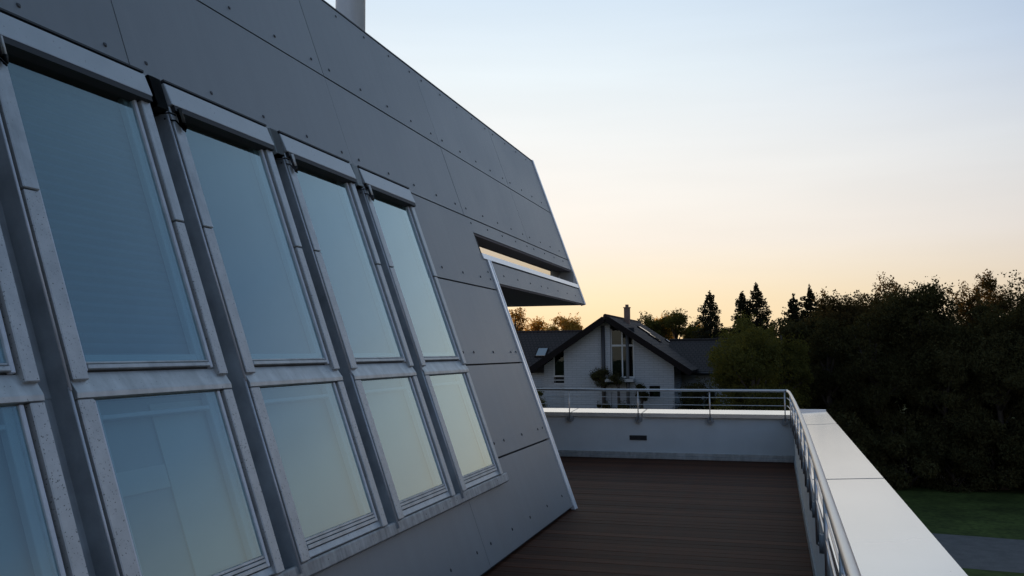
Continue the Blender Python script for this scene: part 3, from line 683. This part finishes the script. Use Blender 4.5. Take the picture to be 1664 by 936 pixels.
def spruce(label, x, yy, ztop, rad, n_whorl=58, group=None, low=GZ + 1.0):
    t = thing('spruce_tree', label, 'tree', (x, yy, GZ), group)
    H = ztop - GZ; P_ = []; mb = MB()
    mb.tube([(0, 0, -.1), (0, 0, H * .5), (0, 0, H)], [.2, .12, .02], 8)
    for i in range(n_whorl):
        f = (i + .5) / n_whorl; z = H - (H - (low - GZ)) * f
        R_ = rad * (f ** .66) * rg.uniform(.55, 1.3)
        nb = 3 + int(4 * f)
        a0 = rg.uniform(0, 6.28)
        for b in range(nb):
            a = a0 + b * 6.283 / nb + rg.uniform(-.25, .25); L_ = R_ * rg.uniform(.65, 1.12)
            if L_ < .12: continue
            k = int(16 + 70 * L_)
            tt = rg.uniform(.08, 1, size=(k, 1)) ** .8
            dr = np.array([[math.cos(a), math.sin(a), 0]]); perp = np.array([[-math.sin(a), math.cos(a), 0]])
            wdt = .26 * L_ * (1 - .75 * tt) + .05
            q = dr * L_ * tt + perp * rg.uniform(-1, 1, size=(k, 1)) * wdt
            q[:, 2:3] = z - L_ * .30 * tt + .2 * L_ * tt ** 3 - rg.uniform(-.06, .30, size=(k, 1)) * (.5 + .5 * min(L_, 1))
            P_.append(q)
            mb.tube([(0, 0, z), tuple((dr * L_)[0] + np.array([0, 0, z - .10 * L_]))], [.03, .008], 4, False)
    k = 60; q = np.zeros((k, 3)); q[:, 2] = H - rg.uniform(-.12, .7, size=k); q[:, :2] = rg.normal(size=(k, 2)) * .05; P_.append(q)
    link('crown', quad_mesh('crown', leaf_quads(np.concatenate(P_), .17), M['needle']), t)
    mb.build('trunk', M['bark'], t)
    return t
# conifers behind the roofs
spruce('slim lone spruce above the roof right of the white gable', -5.35, 75, 6.55, 3.6)
spruce('left and shorter of the paired spruces behind the olive tree', -2.6, 70, 6.1, 4.0)
spruce('right and taller of the paired spruces behind the olive tree', -1.55, 70.8, 6.75, 4.2)
spruce('thin pointed spruce standing right of the paired spruces', 1.98, 60, 5.75, 2.9)
spruce('low ragged spruce left of the thin pointed spruce', 1.0, 62, 5.3, 3.0)
# far trees, lit from behind
G1 = 'trees behind the far roofs'
tree('leafy_tree', 'sparse orange tree at the far left beside the leaning wall edge', -32.4, 110, 7.4, 2.0, 1.0, M['leaf_gold'], 2600, .22, 20, 1.0, group=G1)
tree('leafy_tree', 'round orange tinted tree over the ridge of the long dark roof, left one', -30.0, 112, 6.0, 2.6, .5, M['leaf_gold'], 5000, .24, 22, .3, group=G1)
tree('leafy_tree', 'round domed orange tree over the long dark roof, nearest the gable', -25.2, 108, 6.4, 2.6, .5, M['leaf_gold'], 6000, .24, 24, .2, group=G1)
tree('leafy_tree', 'thin bare looking tree peeking over the left slope of the gable roof', -21.3, 105, 5.1, 1.5, 1.0, M['leaf_gold'], 1500, .16, 18, 1.0, group=G1)
tree('leafy_tree', 'loose tree with gaps just right of the house chimney', -12.4, 88, 5.6, 1.9, .5, M['leaf_olive'], 3000, .2, 20, .9, group=G1)
tree('leafy_tree', 'dense round tree behind the gable roof, right of the chimney', -9.6, 88, 6.0, 2.5, .3, M['leaf_olive'], 8000, .22, 26, .3, group=G1)
tree('leafy_tree', 'low tree between the round tree and the lone spruce', -7.6, 91, 4.6, 1.4, .3, M['leaf_gold'], 3500, .2, 18, .6, group=G1)
tree('leafy_tree', 'low bushy tree at the foot of the lone spruce', -4.3, 84, 4.0, 1.5, .3, M['leaf_olive'], 3500, .2, 18, .5, group=G1)
tree('leafy_tree', 'loose autumn tree half hidden behind the round tree right of the chimney', -11.2, 94, 5.4, 2.0, -.5, M['leaf_gold'], 5000, .2, 24, .5, group=G1)
tree('leafy_tree', 'bushy autumn tree filling the gap left of the lone spruce', -7.9, 96, 5.0, 2.0, -.5, M['leaf_olive'], 6000, .2, 24, .5, group=G1)
tree('leafy_tree', 'low autumn tree between the two orange trees over the long dark roof', -27.8, 111, 5.2, 1.8, .2, M['leaf_gold'], 4000, .22, 20, .5, group=G1)
# wood on the right
G2 = 'trees of the wood beyond the lawn'
tree('leafy_tree', 'feathery brown tinted tree at the left end of the dark wood', 3.9, 58, 5.5, 2.1, -1, M['leaf_orange'], 11000, .18, 34, .7, group=G2)
tree('leafy_tree', 'loose topped tree between the feathery tree and the broad dark tree', 6.0, 60, 6.2, 2.4, -1, M['leaf_orange'], 14000, .18, 38, .7, group=G2)
tree('leafy_tree', 'broad flat topped dark tree, highest mass of the wood', 7.5, 53, 5.75, 2.7, -2.5, M['leaf_dark'], 34000, .17, 64, .35, group=G2)
tree('leafy_tree', 'see-through orange leaved tree behind the broad dark tree', 12.1, 62, 6.7, 2.0, 0, M['leaf_orange'], 6500, .17, 28, 1.0, group=G2)
tree('leafy_tree', 'dense dark tree at the right edge of the view', 12.7, 52, 5.4, 2.7, -3, M['leaf_dark'], 30000, .17, 60, .4, group=G2)
tree('leafy_tree', 'dark tree mostly cut off by the right edge of the photo', 16.4, 54, 5.6, 2.4, -3, M['leaf_dark'], 12000, .18, 36, .4, group=G2)
tree('leafy_tree', 'olive green tree rising in front of the paired spruces', -1.3, 46, 2.9, 2.3, -4.5, M['leaf_olive'], 20000, .15, 44, .4, group=G2)
tree('leafy_tree', 'taller olive tree just behind the olive green tree', .1, 50, 3.75, 1.6, -3.5, M['leaf_olive'], 11000, .15, 34, .5, group=G2)
tree('leafy_tree', 'dark tree right of the railing corner', 2.6, 53, 3.9, 1.9, -4.5, M['leaf_dark'], 18000, .15, 40, .4, group=G2)
tree('leafy_tree', 'dark tree second from the railing corner, in front of the feathery tree', 5.0, 52.5, 3.9, 2.1, -4.8, M['leaf_dark'], 18000, .15, 40, .4, group=G2)
tree('leafy_tree', 'dark leafy tree below the broad flat topped tree', 8.3, 52, 3.0, 2.2, -4.8, M['leaf_dark'], 18000, .15, 40, .4, group=G2)
tree('leafy_tree', 'dark leafy tree below the see-through orange tree', 10.8, 51.5, 3.4, 2.2, -4.8, M['leaf_dark'], 18000, .15, 40, .4, group=G2)
tree('leafy_tree', 'dark leafy tree low at the right edge of the lawn', 13.8, 50.5, 1.5, 2.2, -4.8, M['leaf_dark'], 14000, .16, 36, .4, group=G2)
for i, (x, yy, zt, rd) in enumerate(((1.2, 50, -1.2, 1.6), (3.7, 51, -1.2, 1.9), (6.2, 51.2, -1.4, 2.0), (8.4, 51.0, -1.6, 1.9), (10.3, 51.2, -1.0, 1.9), (12.2, 50.8, -1.4, 2.0), (14.6, 50.2, -1.1, 2.2), (17.5, 50, -1.0, 2.2), (-1.2, 44, -1.2, 1.5), (-3.3, 49, -.6, 1.5), (4.9, 53.5, .2, 2.2), (7.4, 54, .4, 2.2), (9.6, 53.6, .1, 2.2), (11.8, 53.8, .3, 2.2), (14, 53.2, .0, 2.3))):
    tree('shrub', 'dark shrub growing along the foot of the wood', x, yy, zt, rd, GZ - 1.6, M['leaf_dark'], 12000, .17, 26, .3, group='shrubs along the foot of the wood')
tree('leafy_tree', 'olive tree filling in under the paired spruces', -2.0, 58, 3.9, 2.3, -3, M['leaf_olive'], 11000, .17, 36, .5, group=G2)
tree('leafy_tree', 'dark tree under the thin pointed spruce', .9, 57, 4.1, 2.2, -3, M['leaf_dark'], 11000, .17, 36, .5, group=G2)
tree('leafy_tree', 'brownish tree between the thin pointed spruce and the feathery tree', 2.6, 57.5, 4.9, 1.9, -2, M['leaf_orange'], 9000, .17, 32, .6, group=G2)
# second row closing the wood
for i in range(16):
    tree('leafy_tree', 'dark background tree deep inside the wood', 1.6 + (i % 9) * 2.0 + (1.6 if i > 8 else 0), 56.5 + (i % 3) * 1.2 + (7 if i > 8 else 0), (4.0 if i < 2 else 4.9) + .35 * math.sin(i * 2.1), 2.2, -4.5, M['leaf_dark'], 13000, .22, 36, .3, group='trees deep inside the wood')
# planting round the white house
tree('shrub', 'dark climbing shrub on the downpipe of the white gable', -11.4, 59.55, .75, .75, -1.0, M['leaf_dark'], 2600, .11, 18, .4)
tree('shrub', 'rounded conical shrub right of the gable window', -8.75, 59.0, -.12, .55, -2.4, M['leaf_dark'], 2600, .1, 16, .1)
tree('shrub', 'wide dark shrub below the gable window', -9.9, 58.6, -1.35, 1.5, GZ + .2, M['leaf_dark'], 7000, .12, 24, .3)
tree('shrub', 'trailing plants along the balcony under the gable window', -10.3, 59.1, .15, .62, -.55, M['leaf_dark'], 1800, .1, 16, .4)
tree('shrub', 'tall narrow shrub against the downpipe foot of the gable', -11.35, 59.2, -1.0, .6, GZ + .3, M['leaf_dark'], 3000, .11, 18, .3)
tree('shrub', 'bushy shrub beside the left bay of the white house', -15.9, 58.6, .0, .8, GZ + .2, M['leaf_olive'], 5000, .12, 22, .5)
tree('leafy_tree', 'small dark tree under the right eaves of the white house', -5.2, 59, .2, 1.6, -4.5, M['leaf_dark'], 9000, .14, 28, .5)
